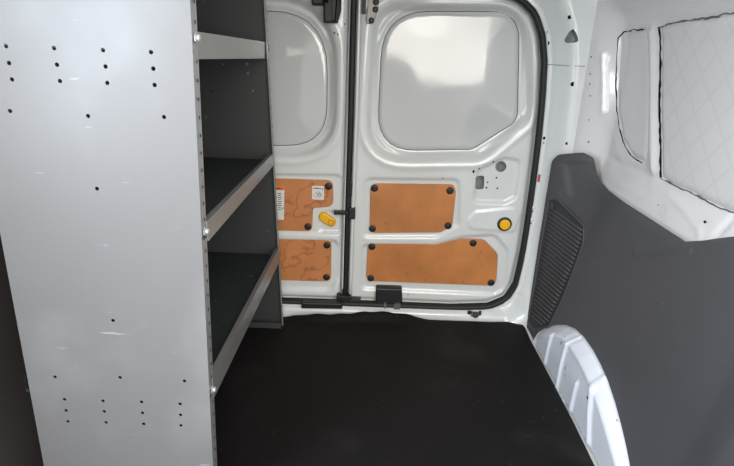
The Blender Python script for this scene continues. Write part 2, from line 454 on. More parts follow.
# vertical edge flange of the right leaf (white strip left of the face)
mb = MB(); pts = [PY(a, b, YD - .006) for a, b in dense([(360.2, -20), (356.5, 110), (352.6, 215), (350, 300)], 20)]
mb.tube(pts, .0055, 8); mb.build('edge_flange', WHITE, door2)

# ------------------------------------------------------------------ door_1: left leaf
win1_o = rpoly(xz([(190, -8), (340, -8), (338, 160), (190, 156)], YD), [.06, .22, .16, .06])
win1_i = rpoly(xz([(203, 11), (327, 10), (326, 147), (203, 147)], YD), [.06, .20, .13, .06])
b1u = [(225, 177), (333, 180.5), (333.5, 206.5), (313, 208), (312, 231.5), (225, 229)]
rec1_u = rpoly(xz([(200, 172), (338, 173.5), (345, 178), (344, 233), (338, 236.5), (200, 233)], YD), .02)
pad1 = rpoly(xz([(318, 211), (347, 211.5), (346, 234), (317, 233)], YD), .02)
rec1_l = rpoly(xz([(200, 237), (336, 239), (342, 246), (341, 281), (330, 292), (200, 291)], YD), [.03, .02, .03, .04, .04, .03])
def d1_depth(x, z):
    d = np.zeros_like(x)
    s = sdf(win1_o, x, z); d -= .030 * sm(-s, 0, .027) - .004 * np.exp(-((s - .012) / .010) ** 2)
    si = sdf(win1_i, x, z); d += .006 * np.exp(-((si - .016) / .007) ** 2)
    d -= .007 * sm(-sdf(rec1_u, x, z), 0, .012)
    d -= .006 * sm(-sdf(pad1, x, z), 0, .008)
    d -= .009 * sm(-sdf(rec1_l, x, z), 0, .016)
    e = -sdf(d1_out, x, z); d -= .012 * (1 - sm(e, 0, .018))
    return d
extra = MB()
for a, b, r in ((334.5, 33, .0025), (338, 34.5, .0022), (344.5, 24, .0022)): hole(extra, a, b, r, 0, d1_depth)
door1 = hfield('door_1', d1_out, .0045, lambda x, z: (x, YD - d1_depth(x, z), z), [WHITE, DARK], None, [], extra)
tag(door1, 'white left-hand rear van door half hidden behind the grey shelving, with stained boards and stickers', 'door', 'structure')
o = wpanel(win1_i, 'window_panel', door1, YD + .0285, GLASSW)
bu = board(b1u, [.02, .02, .025, .012, .02, .02], [(328.5, 186.2), (308, 226.5), (230, 182), (230, 224)], door1, BOARD2, 'stained brown hardboard panel with a cut-out corner, two stickers on it')
board([(225, 237.5), (331.5, 240), (331, 281.5), (225, 279)], .022, [(327, 245), (326.5, 277), (230, 243), (230, 274)], door1, BOARD2, 'stained brown hardboard panel, the lower one on the left door')
YS = BY - .0052
def quad(mb, c, mi, h): mb.add([(x, YS - h, z) for x, z in xz(c, YS)], [(0, 1, 2, 3)], mi)
pl = rpoly(xz([(312.2, 185.6), (324, 186), (324, 200), (312, 199.3)], YS), .004, 4)
mb = MB(); plate('', pl, flat(YS), .0006, .0002, None, None, mb, 0)
for c in ([(313.3, 187.6), (314.8, 187.7), (314.8, 188.8), (313.3, 188.7)], [(315.4, 187.6), (318.6, 187.7), (318.6, 189), (315.4, 188.9)], [(319.2, 187.8), (321, 187.9), (321, 189), (319.2, 188.9)], [(321.9, 188), (322.7, 188), (322.7, 190), (321.9, 190)]):
    quad(mb, c, 1, .0008)
cc = [PY(316.5 + 3.2 * t / 10 + 1.6 * math.sin(t * 1.9), 194.6 + 2.0 * math.cos(t * 1.3), YS - .001) for t in range(16)]
mb.tube(cc, .0005, 4, 1)
mb.tube([PY(a, b, YS - .001) for a, b in ((314, 196.5), (315.5, 192.5), (319, 191.6), (321.5, 194), (320, 197.2), (316.5, 197.6), (314, 196.5))], .0004, 4, 1)
mb.build('sticker', [PAPER, INK], bu)['label'] = 'small white pictogram sticker'
mb = MB()
pl = rpoly(xz([(270, 186.3), (284.4, 186.6), (284, 219.8), (270, 219.3)], YS), .002, 3)
plate('', pl, flat(YS), .0006, .0002, None, None, mb, 0)
quad(mb, [(270, 186.4), (284.3, 186.7), (284.2, 190.2), (270, 190)], 2, .0008)
for k in range(9):
    y = 193 + k * 2.0; w = [3.6, 3.0, 4.0, 2.4, 3.8, 3.2, 4.2, 2.2, 3.0][k]
    quad(mb, [(279.6 - w / 2, y), (279.6 + w / 2, y + .1), (279.6 + w / 2, y + .9), (279.6 - w / 2, y + .8)], 1, .0008)
quad(mb, [(281.5, 208), (284, 207.3), (284, 208.2), (281.5, 208.9)], 1, .0009)
quad(mb, [(276, 187.6), (281, 187.8), (281, 188.9), (276, 188.7)], 1, .0009)
mb.build('sticker', [PAPER, INK, ORAN], bu)['label'] = 'tall white sticker with an orange band, partly hidden'
# yellow release handle (slanted oval)
yh = YD + .011
ca, cb = PY(323.6, 216.3, yh), PY(331.4, 221.3, yh)
pts = []; r = .0155; t = Vector((cb.x - ca.x, 0, cb.z - ca.z)); ang = math.atan2(t.z, t.x)
for k in range(13): q = ang + math.pi / 2 + math.pi * k / 12; pts.append((ca.x + r * math.cos(q), ca.z + r * math.sin(q)))
for k in range(13): q = ang - math.pi / 2 + math.pi * k / 12; pts.append((cb.x + r * math.cos(q), cb.z + r * math.sin(q)))
rh = plate('release_handle', pts, flat(yh), .014, .005, YEL, door1); rh['label'] = 'slanted yellow release handle'
mb = MB(); mb.tube([(cb.x + .0095 * math.cos(k * math.pi / 8), yh - .0142, cb.z + .0095 * math.sin(k * math.pi / 8)) for k in range(16)], .0011, 6, closed=True)
mb.tube([(cb.x + .005 * math.cos(math.pi * (1.1 + .8 * k / 6)), yh - .0142, cb.z + .005 * math.sin(math.pi * (1.1 + .8 * k / 6))) for k in range(7)], .0009, 6)
mb.build('handle_emblem', mat('dark yellow mould line', (176, 126, 10), .5), rh)
# black latch housing at the top of the left leaf
mb = MB()
pl = rpoly(xz([(323.3, -25), (341, -25), (340.5, 10), (337, 23), (323.3, 23)], YD - .045), .004, 4)
plate('', pl, flat(YD + .004), .055, .008, None, None, mb)
pl = rpoly(xz([(311.5, -25), (324, -25), (324, 5.2), (311.7, 5.2)], YD - .035), .004, 4)
plate('', pl, flat(YD + .004), .040, .005, None, None, mb)
pl = rpoly(xz([(324.2, -25), (331, -25), (332.6, 22), (324.2, 22)], YD - .052), .004, 4)
plate('', pl, flat(YD - .045), .008, .003, None, None, mb)
lh = mb.build('latch_housing', BLK, door1)
mb = MB(); q = PY(326.3, 1, YD - .054); mb.disc(q, (0, -1, 0), .006, .0015, 14); mb.build('screw', DARK, lh)
# rubber strip closing the gap between the leaves
mb = MB(); pts = [PY(a, b, YD + .002) for a, b in dense([(354.2, -20), (351, 110), (347.6, 215), (345.2, 300)], 8)]
mb.tube(pts, .0098, 10, 0, .8)
for k, p in enumerate(pts[:-1]):
    for j in range(3):
        q = p + (pts[k + 1] - p) * j / 3
        mb.box(q + Vector((.001, -.008, 0)), (.009, .003, .004))
cs = mb.build('centre_seal', SEAL, door1)
mb = MB(); pts = [PY(a, b, YD - .002) for a, b in dense([(350.3, -20), (346.8, 110), (343.4, 215), (341.2, 296)], 20)]
mb.tube(pts, .0032, 8); mb.build('edge_flange', GREYH, door1)
mb = MB(); q = PY(344, 297, YD - .012); mb.box(q, (.05, .03, .022), bev=.005); q = PY(352, 300, YD - .012); mb.box(q, (.06, .03, .018), bev=.005)
mb.build('corner_buffer', BLK, door1)

def outer_skin(poly, parent):
    P = [(XC + (x - XC) * 1.06, z * 1.03 - .02 if z < .3 else z * 1.03) for x, z in poly]
    plate('outer_skin', P, lambda u, v, h: (u, YD + .085 - h, v), .012, .003, WHITE, parent)
    n = len(poly); mb = MB()
    V = [(x, YD + .008, z) for x, z in poly] + [(x, YD + .075, z) for x, z in poly]
    mb.add(V, [(k, (k + 1) % n, n + (k + 1) % n, n + k) for k in range(n)]); mb.build('door_shell', WHITE, parent)
outer_skin(d2_out, door2); outer_skin(d1_out, door1)
# ------------------------------------------------------------------ rear frame: pillar, header, sill
ZT = 1.20
def XR(z):        # upper right side wall
    return np.interp(z, [-.1, .49, .53, .56, .61, .70, .80, .92, .975, .99, 1.02, 1.10, 1.16, 1.25],
                        [.72, .72, .661, .666, .684, .685, .685, .676, .664, .655, .625, .60, .56, .45])
def fr_depth(x, z):
    s = door_edge(x, z)
    d = .058 * sm(s, .004, .085) * sm(x, .38, .52)
    dl = .058 * sm(s, .004, .085) * sm(-(x - 2 * XC), .38, .52)
    d = np.maximum(d, dl)
    d = np.maximum(d, .035 * sm(-z, -.05, -.012))
    d = d + .004 * np.exp(-((s - .030) / .010) ** 2) * (z > .1)
    d += .006 * np.exp(-((s - .012) / .006) ** 2)
    return d
fout = [(mir(.72), -.002), (.60, -.002), (.64, .2), (.70, .55), (.70, .9), (.62, ZT), (mir(.62), ZT), (mir(.72), .6)]
fhole = [(XC + (x - XC) * 1.0, z) for x, z in opening]
YF = 1.685
def PF(px, py):
    y = YF
    for _ in range(20):
        p = PY(px, py, y); y = YF - float(fr_depth(np.array([p.x]), np.array([p.z]))[0])
    return p
extra = MB()
for a, b, r, k, asp in ((569.5, 17.2, .0055, 0, 1), (572.5, 84, .0062, 0, 1), (566.5, 143.5, .0042, 0, 1), (548.5, 43, .0025, 0, 2.2), (547, 32, .002, 1, 2), (544, 138, .004, 0, 1.2), (543.5, 143, .003, 1, 1.3)):
    p = PF(a, b); extra.disc(p + Vector((0, -.0015, 0)), (0, -1, 0), r, 0, 14, k, aspect=asp)
tri = rpoly([(PF(a, b).x, PF(a, b).z) for a, b in ((562.5, 43), (573, 25), (581, 42.5))], .011, 5)
extra_c = np.mean(tri, 0)
pyc = PF(572, 36).y
n = len(tri)
V = [(u, pyc + .002, v) for u, v in [(extra_c[0] + (u - extra_c[0]) * 1.04, extra_c[1] + (v - extra_c[1]) * 1.04) for u, v in tri]]
V2 = [(u, pyc + .035, v) for u, v, in [(extra_c[0] + (u - extra_c[0]) * 1.1, extra_c[1] + (v - extra_c[1]) * 1.1) for u, v in tri]]
extra.add(V + V2, [(k, (k + 1) % n, n + (k + 1) % n, n + k) for k in range(n)] + [tuple(range(n, 2 * n))], 1)
pr = PF(538.8, 178); extra.box(pr + Vector((0, -.002, 0)), (.006, .004, .024), 2)
for a, b in ((533, 207), (531.5, 219), (520.5, 260), (516, 280)):
    p = PF(a, b); extra.disc(p + Vector((0, -.0025, 0)), (0, -1, 0), .006, .003, 12, 3, .002); extra.disc(p + Vector((0, -.003, -.014)), (0, -1, 0), .0025, 0, 8, 0)
wall_rear = hfield('wall_rear', fout, .006, lambda x, z: (x, YF - fr_depth(x, z), z), [WHITE, DARK, GREYH, REDM, WHITE], None, [fhole, tri], extra)
tag(wall_rear, 'white painted metal frame around the rear doors with pillar and sill', 'wall', 'structure')
# seam line across the pillar
mb = MB(); mb.tube([PF(a, b) + Vector((0, -.001, 0)) for a, b in ((545, 64), (556, 65), (566, 65.5), (577, 66), (585, 66.5))], .0011, 5)
mb.build('pillar_seam', GREYH, wall_rear)
# weather strip round the opening
mb = MB()
hs = half + [(mir(x), z) for x, z in reversed(half)]
pts = rpoly(hs, .05, 5)
for _ in range(2):
    pts = [q for k in range(len(pts)) for q in ((.75 * pts[k][0] + .25 * pts[(k + 1) % len(pts)][0], .75 * pts[k][1] + .25 * pts[(k + 1) % len(pts)][1]), (.25 * pts[k][0] + .75 * pts[(k + 1) % len(pts)][0], .25 * pts[k][1] + .75 * pts[(k + 1) % len(pts)][1]))]
pp = dense(pts + [pts[0]], .03)[:-1]
pp = [p for k, p in enumerate(pp) if math.dist(p, pp[k - 1]) > .002]
mb.tube([(x, YF - .008, z) for x, z in pp], .0098, 10, closed=True, flat=1.2)
mb.build('weatherstrip', SEAL, wall_rear)['label'] = 'black rubber weatherstrip around the rear doors'
zc = .5
J = [(XC + (x - XC) * 1.008, zc + (z - zc) * 1.008) for x, z in opening]; n = len(J)
mb = MB(); mb.add([(x, YF - .004, z) for x, z in J] + [(x, YD + .10, z) for x, z in J], [(k, (k + 1) % n, n + (k + 1) % n, n + k) for k in range(n)])
mb.build('door_jamb', SEAL, wall_rear)
# bumper pad on the sill, and a lashing stud
mb = MB(); pl = rpoly(xz([(302, 302.5), (342, 303.5), (342.5, 309), (301, 308.5)], 1.645), .004, 3)
plate('', pl, flat(1.668), .025, .004, None, None, mb); mb.build('sill_bumper', BLK, wall_rear)
mb = MB(); q = PY(474.5, 314, 1.655); mb.box(q, (.028, .022, .010), 0, bev=.002); mb.disc(q + Vector((0, -.012, .002)), (0, -1, .3), .009, .006, 14, 1, .002)
q2 = PY(469.5, 312.5, 1.652); mb.box(q2, (.012, .006, .012), 1)
q2 = PY(480, 313, 1.652); mb.box(q2, (.008, .006, .014), 1)
mb.build('sill_striker', [ZINC, BLK], wall_rear)

# ================================================================== right side
def Xtrim(Y, z):
    zz = np.clip(z, 0, .66)
    return .553 + .080 * np.clip(zz / .5, 0, 1.3) ** 1.25 * sm(1.635 - Y, .0, .19) + .012 * sm(1.635 - Y, 0, .1) * sm(zz, .0, .2)
arch_px = [(533, 341), (538, 333), (546, 327.5), (556, 324.8), (566, 325), (575, 328.5), (584, 337), (593, 350), (601, 365), (608, 381), (615, 402), (622, 428), (627, 450), (630, 466)]
arch_yz = yz(arch_px, Xtrim)
last = arch_yz[-1]; arch_front = [(last[0] - .03, last[1] - .035), (last[0] - .055, 0.0)]
arch_back = [(arch_yz[0][0] + .006, 0.0)]
top_yz = yz([(552.5, 157), (556, 154.5), (568, 153.3), (580, 152.3), (590.5, 157.5), (592, 165), (594, 174), (598, 183), (605, 190), (622, 203), (650, 221), (668, 233), (682, 241.5), (700, 240.5), (716, 238), (734, 236)], Xtrim)
trim_out = [(1.632, .0), (1.632, .3)] + top_yz + [(.6, top_yz[-1][1] + .05), (.25, top_yz[-1][1] + .06), (.25, 0)] + list(reversed(arch_front)) + list(reversed(arch_yz)) + arch_back
trim_top = [trim_out[1]] + top_yz + [(.6, top_yz[-1][1] + .05), (.25, top_yz[-1][1] + .06)]
def polyline_dist(pts, u, v):
    d = np.full(np.shape(u), 1e9)
    for (ax, az), (bx, bz) in zip(pts[:-1], pts[1:]):
        ex, ez = bx - ax, bz - az; L = ex * ex + ez * ez + 1e-12
        t = np.clip(((u - ax) * ex + (v - az) * ez) / L, 0, 1)
        d = np.minimum(d, np.hypot(u - ax - t * ex, v - az - t * ez))
    return d
vent_L = dense([(549.5, 203), (531.5, 318)], 4); 
vent_poly = rpoly(yz([(548.5, 199.5), (556, 199), (583.5, 226), (583, 244), (562, 300), (548.5, 327), (533.5, 329.5), (528, 322)], Xtrim), .012, 4)
fold = yz([(636, 253), (660, 250), (684, 243.5), (734, 238.5)], Xtrim)
pa_ = pb_ = (0, 0)
cornerf = rpoly(yz([(561, 162), (590, 159), (597, 186), (604, 193), (568, 198)], Xtrim), .012, 4)
def Xtrim_full(Y, z):
    x = Xtrim(Y, z)
    d = polyline_dist(trim_top[1:], Y, z); x = x + .009 * (1 - sm(d, 0, .016)) ** 1.5
    x = x - .004 * np.exp(-(polyline_dist(fold, Y, z) / .010) ** 2)
    ridge = polyline_dist([(.80, .0), (.78, .45)], Y, z)
    x = x - .020 * (1 - sm(Y, .70, .80)) * 1.0
    s = -sdf(vent_poly, Y, z); x = x + .006 * sm(s, 0, .007)
    x = x + .008 * sm(-polyline_dist([pa_, pb_], Y, z), -.05, -.0) * 0
    x = x + .007 * sm(-sdf(cornerf, Y, z), 0, .010)
    return x
strim = hfield('plastic_side_panel', trim_out, .007, lambda Y, z: (Xtrim_full(Y, z), Y, z), [TRIMG], None)
tag(strim, 'charcoal moulded plastic panel along the right wall with louvred vent above the white wheel arch', 'trim panel')
# louvred vent
def offs(p, h): return Vector((float(Xtrim(p.y, p.z)) - h, p.y, p.z))
ventR = [(557, 206), (583, 227), (582.5, 238), (574, 264), (549, 322), (541, 326)]
def slat_end(ax, ay, sl):
    for (x0, y0), (x1, y1) in zip(ventR[:-1], ventR[1:]):
        # ax + t, ay + sl t  meets the segment
        den = (y1 - y0) - sl * (x1 - x0)
        if abs(den) < 1e-9: continue
        u = (ay + sl * (x0 - ax) - y0) / den
        if 0 <= u <= 1: return x0 + u * (x1 - x0) - 1.2
    return None
mb = MB(); NS = 27
for k in range(NS):
    t = k / (NS - 1); ay = 207.5 + t * 108; ax = 549.8 - t * 18.4; sl = .72 + .22 * t
    ex = slat_end(ax, ay, sl)
    if ex is None or ex - ax < 4: continue
    pts = [offs(PS(ax + (ex - ax) * i / 6, ay + sl * (ex - ax) * i / 6, Xtrim), -.0018) for i in range(7)]
    mb.tube(pts, .0032, 6, 0, 1.2, axis=Vector((1, 0, 0)))
fr = [offs(Vector((0, y, z)), -.001) for y, z in vent_poly]
mb.tube(fr, .0028, 6, 0, closed=True, axis=Vector((1, 0, 0)))
p = offs(PS(553, 205.5, Xtrim), .001); mb.disc(p, (-1, 0, 0), .009, .003, 14, 0)
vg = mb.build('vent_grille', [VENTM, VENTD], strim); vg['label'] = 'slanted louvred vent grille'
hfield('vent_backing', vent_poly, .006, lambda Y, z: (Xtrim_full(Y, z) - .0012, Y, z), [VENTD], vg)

# wheel arch
arch_out = arch_back + arch_yz + arch_front
ac = (np.mean([p[0] for p in arch_yz]), .0)
def grow(p, e=.008):
    v = np.array(p) - ac; L = np.linalg.norm(v); return (p[0] + v[0] / L * e, max(.0, p[1] + v[1] / L * e))
arch_big = [grow(p) for p in arch_back + arch_yz + arch_front]
arch_in_edge = arch_back + arch_yz + arch_front
def Xarch(Y, z):
    d = np.where(sdf(arch_out, Y, z) < 0, polyline_dist(arch_in_edge, Y, z), 0)
    x = .549 + .0 * z
    ins = np.minimum(d, .08)
    x = x + (Xtrim(Y, z) + .010 - .549) * (1 - sm(ins, 0, .034)) + .010 * sm(z, .06, .2) * sm(ins, 0, .05)
    # pressed ribs
    for (pa, pb, w, h) in ribs:
        rd = polyline_dist([pa, pb], Y, z); x = x - h * (1 - sm(rd, 0, w))
    return x
ribs = []
f0 = lambda Y, z: np.full(np.shape(Y), .552)
for a, b, w in (((553, 334), (545.5, 367), .010), ((568, 336), (558, 389), .010), ((578.5, 383), (572, 410), .009), ((592, 374), (590, 442), .016)):
    pa, pb = PX(*a, .553), PX(*b, .551); ribs.append(((pa.y, pa.z), (pb.y, pb.z), w, .007))
extra = MB()
for a, b, r in ((589.5, 398, .006), (578, 342, .003), (606, 420, .004), (571, 405, .004)):
    p = PX(a, b, .55); extra.disc((float(Xarch(np.array([p.y]), np.array([p.z]))[0]) - .001, p.y, p.z), (-1, 0, 0), r, 0, 10, 0, aspect=.6)
wa = hfield('wheel_arch', arch_big, .004, lambda Y, z: (Xarch(Y, z), Y, z), [ARCHM, DARK], None, [], extra)
tag(wa, 'white painted metal wheel arch with pressed ribs rising from the floor at right', 'wheel arch')

# upper wall
def Xwall_b(Y, z):
    x = XR(z)
    c = sm(Y, 1.535, 1.632); return x * (1 - c) + np.minimum(x, .612 + .0 * z) * c
Xw_s = lambda Y, z: Xwall_b(np.asarray(Y, float), np.asarray(z, float))
qwin = rpoly(yz([(619, 34), (645, 29), (646, 163), (633, 158), (622, 140), (616.5, 110), (616, 90)], Xw_s), [.012, .01, .01, .03, .05, .03, .02])
bw_l = yz([(658.5, 27), (659, 100), (660.5, 178)], Xw_s)
bw_b = yz([(660.5, 178), (675, 186), (690, 192), (700, 198), (720, 208), (734, 213)], Xw_s)
bw_t = yz([(658.5, 27), (672, 23), (690, 20), (705, 18), (734, 13)], Xw_s)
bwin = rpoly(list(reversed(bw_t)) + bw_l[1:] + bw_b[1:] + [(.30, bw_b[-1][1]), (.30, bw_t[-1][1])], .012, 3)
slot = rpoly(yz([(603, 52), (609.5, 51), (610.5, 112), (602.5, 116)], Xw_s), .006, 4)
rib_w = yz([(653, 33), (654, 100), (655, 170)], Xw_s)
crease = yz([(668, 191), (682, 207), (700, 229), (699, 239)], Xw_s)
crease2 = yz([(734, 216), (727, 225), (716, 236)], Xw_s)
def Xwall(Y, z):
    x = Xwall_b(Y, z)
    s = sdf(qwin, Y, z); x = x + .010 * sm(-s, -.004, .006)
    s2 = sdf(bwin, Y, z); x = x + .012 * sm(-s2, -.004, .006)
    x = x - .007 * sm(-sdf(slot, Y, z), -.004, .006)
    x = x - .008 * (1 - sm(polyline_dist(rib_w, Y, z), 0, .013))
    x = x - .003 * np.exp(-(polyline_dist(crease, Y, z) / .006) ** 2) + .006 * np.exp(-(polyline_dist(crease2, Y, z) / .008) ** 2)
    x = x - .002 * np.exp(-((s - .035) / .014) ** 2) - .002 * np.exp(-((s2 - .03) / .014) ** 2)
    return x
extra = MB()
for a, b, r in ((634.5, 74, .005), (593, 57, .0025), (592, 74, .002), (591.5, 84, .0025), (592, 96, .002), (590.5, 120, .002), (636, 215, .003), (708, 222, .003), (590, 142, .003), (660, 205, .0015)):
    p = PS(a, b, Xw_s); k = 1 if a == 634.5 else 0
    extra.disc((float(Xwall(np.array([p.y]), np.array([p.z]))[0]) - .0045, p.y, p.z), (-1, -.3, 0), r, 0, 12, k)
wl_out = [(1.634, .45), (1.634, ZT), (.25, ZT), (.25, .45)]
wall_right = hfield('wall_right', wl_out, .0075, lambda Y, z: (Xwall(Y, z), Y, z), [WALLW, DARK, GREYH], None, [], extra)
tag(wall_right, 'white painted upper right side of the van with two blanked windows', 'wall', 'structure')
def sidepanel(poly, name, m, label, bead, rad, clip=.012):
    def surf(Y, z):
        s = -sdf(poly, Y, z); return Xwall_b(Y, z) + .006 - .005 * sm(s, 0, .012), Y, z
    o = hfield(name, poly, .008, surf, m, wall_right); o['label'] = label
    mb = MB()
    for pts in bead:
        d = dense(pts, .012); R = [rad * (.55 + .9 * rng.random()) for _ in d]
        mb.tube([(float(Xw_s(y, z)) + .0005, y + rng.normal() * .0010, z + rng.normal() * .0010) for y, z in d], R, 6, axis=Vector((1, 0, 0)))
    mb.build('sealant_bead', DARK, o)
    return o
qb = [qwin_p for qwin_p in [yz([(643, 29.5), (633, 30), (624, 32), (618, 38), (616.3, 60), (615.6, 88), (616.5, 110), (619, 128), (624, 145), (631, 156), (642, 163)], Xw_s)]]
sidepanel(qwin, 'window_panel', WALLW, 'narrow white blanked window with a dark edge', qb, .0014)
sidepanel(bwin, 'window_panel', QUILT, 'wide white blanked window with faint quilted diamonds', [bw_l], .0022)
o = bpy.data.objects[WL and 'window_panel.003' if 'window_panel.003' in bpy.data.objects else 'window_panel.002']
mb = MB()
for pts, r in ((bw_b, .0017), (bw_t, .0014)):
    d = dense(pts, .012); mb.tube([(float(Xw_s(y, z)) + .002, y, z + rng.normal() * .0013) for y, z in d], [r * (.5 + rng.random()) for _ in d], 6, axis=Vector((1, 0, 0)))
mb.build('sealant_bead', INK, o)
# white hook on the roof rail near the pillar
mb = MB(); p = PS(592, 12, Xw_s); mb.box(p + Vector((-.006, 0, 0)), (.008, .006, .028), bev=.001); mb.build('rail_clip', BLK, wall_right)
hfield('channel_highlight', slot, .004, lambda Y, z: (Xwall(Y, z) - .002 - .003 * sm(-sdf(slot, Y, z), 0, .006), Y, z), [SLOTM], wall_right)  # thin plate painting the specular highlight on the stamped wall channel

# ================================================================== left side (behind the shelving)
lw = [(1.634, .45), (1.634, ZT), (.25, ZT), (.25, .45)]
wall_left = hfield('wall_left', lw, .03, lambda Y, z: (mir(XR(z)), Y, z), [WALLW], None)
tag(wall_left, 'white upper left side of the van behind the grey shelving', 'wall', 'structure')
lo = rpoly([(1.632, .0), (1.632, .56), (1.45, .55), (.25, .66), (.25, .0)], .03, 4)
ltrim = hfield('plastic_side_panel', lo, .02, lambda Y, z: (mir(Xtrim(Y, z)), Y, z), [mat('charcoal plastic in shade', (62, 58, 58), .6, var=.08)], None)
tag(ltrim, 'dark charcoal plastic panel on the left wall, beyond the outer edge of the shelving', 'trim panel')

# ================================================================== floor, roof, mat
mb = MB(); mb.box(((.56 + mir(.56)) / 2, .68, -.012), (.56 - mir(.56) + .10, 2.06, .02)); fl = mb.build('floor', WHITE)
tag(fl, 'white painted van floor showing along the edges of the black mat', 'floor', 'structure')
V = []; Fs = []
nx, ny = 24, 8
for i in range(nx + 1):
    for j in range(ny + 1):
        x = mir(.57) + (.57 - mir(.57)) * i / nx; y = .25 + 1.45 * j / ny
        V.append((x, y, 1.145 + .05 * (1 - ((x - XC) / .64) ** 2)))
for i in range(nx):
    for j in range(ny): a = i * (ny + 1) + j; Fs.append((a, a + ny + 1, a + ny + 2, a + 1))
ce = mesh('ceiling', V, Fs, CEILM); tag(ce, 'white painted van roof above the shelving', 'ceiling', 'structure')

mat_px = [(262, 318), (300, 318), (345, 318), (390, 318), (418, 318), (440, 319), (470, 320), (505, 320), (520, 320.5), (525.5, 325), (530, 336), (536, 347), (552, 377), (575, 421), (597, 466)]
mp = [(PZ(a, b, .008).x, min(PZ(a, b, .008).y, 1.652)) for a, b in mat_px]
m_out = [(mir(.545), 1.62)] + [(-.45, 1.64)] + mp + [(.548, .2), (.548, -.3), (mir(.545), -.3)]
p_a, p_b = PZ(245, 318, .01).x, PZ(425, 318, .01).x
def mat_surf(x, y):
    e = -sdf(m_out, x, y)
    z = .010 * sm(e, 0, .010) - .001 + .0012 * np.sin(x * 23 + y * 9) * np.sin(y * 17 - x * 5) * sm(e, .02, .08)
    hump = sm(x, p_a, p_a + .04) * (1 - sm(x, p_b - .12, p_b + .02)) * sm(y, 1.585, 1.64)
    return x, y, z + hump * (.032 + .003 * np.sin(x * 31 + 1) + .002 * np.sin(x * 83 + 2))
fm = hfield('rubber_floor_mat', m_out, .008, mat_surf, [RUBM], None)
tag(fm, 'black rubber mat covering the van floor, wrinkled along its rear edge', 'floor mat')

# ================================================================== shelving unit
YN, YN2, YB = .787, .808, 1.577          # near sheet face, rear of its front flange, far sheet
base = empty('shelving_unit', (-.43, 1.18, .004))
tag(base, 'tall grey steel shelving unit along the left wall with three dark shelves', 'shelving unit')
nr = [PY(190, 0, YN), PY(213, 466, YN)]; nl = [PY(0.5, 235, YN), PY(44, 466, YN)]
def lineX(a, b, z): return a.x + (b.x - a.x) * (z - a.z) / (b.z - a.z)
fr_ = [PY(265.5, 0, YB), PY(283.5, 325, YB)]
ZS, ZB = 1.13, .0105
XNR = lambda z: lineX(nr[0], nr[1], z); XNL = lambda z: lineX(nl[0], nl[1], z); XFR = lambda z: lineX(fr_[0], fr_[1], z)
hp = [(6, 46), (54, 48), (103, 50), (151, 52), (9, 63), (57, 64.7), (105.5, 66.5), (153.3, 68.6), (12, 79.5), (60, 81), (107.3, 83), (154.6, 85), (10, 111), (88, 116), (164, 117), (97, 188.7), (113, 320.5),
      (55, 377), (120, 377.5), (184.5, 381), (64.5, 399.5), (103, 401), (141.5, 402), (180, 404), (66, 410.5), (104.2, 411.5), (142.5, 413), (180.5, 415), (68, 421.5), (106, 422.5), (143.7, 424), (181, 425.5)]
holes = [circ((PY(a, b, YN).x, PY(a, b, YN).z), .0031, 12) for a, b in hp]
outer = [(XNL(ZB), ZB), (XNR(ZB), ZB), (XNR(ZS), ZS), (XNL(ZS), ZS)]
V, Fs = sheet('', outer, holes, lambda u, v, h: (u, YN + h, v), .0015, None, None)
mb = MB(); mb.add(V, Fs, 0)
# front return flange with its column of slots, and a rear return
mb.add([(XNR(ZB), YN, ZB), (XNR(ZS), YN, ZS), (XNR(ZS) + .0015, YN2, ZS), (XNR(ZB) + .0015, YN2, ZB), (XNR(ZB) - .0015, YN, ZB), (XNR(ZS) - .0015, YN, ZS), (XNR(ZS) - .0, YN2, ZS), (XNR(ZB) - .0, YN2, ZB)],
       [(0, 3, 2, 1), (4, 5, 6, 7), (3, 7, 6, 2)], 1)
mb.add([(XNL(ZB), YN, ZB), (XNL(ZS), YN, ZS), (XNL(ZS), YN2, ZS), (XNL(ZB), YN2, ZB)], [(0, 1, 2, 3)], 1)
mb.add([(XNL(ZB), YN, ZB), (XNR(ZB), YN, ZB), (XNR(ZB), YN2, ZB), (XNL(ZB), YN2, ZB)], [(0, 1, 2, 3)], 1)
z = .05
while z < 1.1:
    x = XNR(z) + .0022; mb.add([(x, YN + .009, z - .0022), (x, YN + .0135, z - .0022), (x, YN + .0135, z + .0026), (x, YN + .009, z + .0026)], [(0, 1, 2, 3)], 2); z += .0262
ep = mb.build('end_panel', [STEEL, EDGE, DARK], base); ep['label'] = 'pale grey perforated end sheet facing the camera'
# far end sheet
hp2 = [(222.3, 64), (247.2, 64), (223, 73.2), (248, 73.4), (212.5, 91), (253.2, 91), (217, 131.2), (204, 1.5), (234, 1.8)]
holes = [circ((PY(a, b, YB).x, PY(a, b, YB).z), .0042, 10) for a, b in hp2]
XBL = -.60
outer = [(XBL, ZB), (XFR(ZB), ZB), (XFR(ZS), ZS), (XBL, ZS)]
V, Fs = sheet('', outer, holes, lambda u, v, h: (u, YB + h, v), .0015, None, None)
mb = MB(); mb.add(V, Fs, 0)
mb.add([(XFR(ZB), YB - .02, ZB), (XFR(ZS), YB - .02, ZS), (XFR(ZS), YB, ZS), (XFR(ZB), YB, ZB)], [(0, 1, 2, 3)], 1)
mb.add([(XFR(ZB) - .001, YB - .0205, ZB), (XFR(ZS) - .001, YB - .0205, ZS), (XFR(ZS) + .003, YB - .0205, ZS), (XFR(ZB) + .003, YB - .0205, ZB)], [(0, 1, 2, 3)], 1)
mb.add([(XBL, YB - .04, ZB), (XFR(ZB), YB - .04, ZB), (XFR(ZB), YB, ZB), (XBL, YB, ZB), (XBL, YB - .04, ZB + .02), (XFR(ZB), YB - .04, ZB + .02)], [(0, 1, 5, 4), (4, 5, 2, 3)], 0)
z = .05
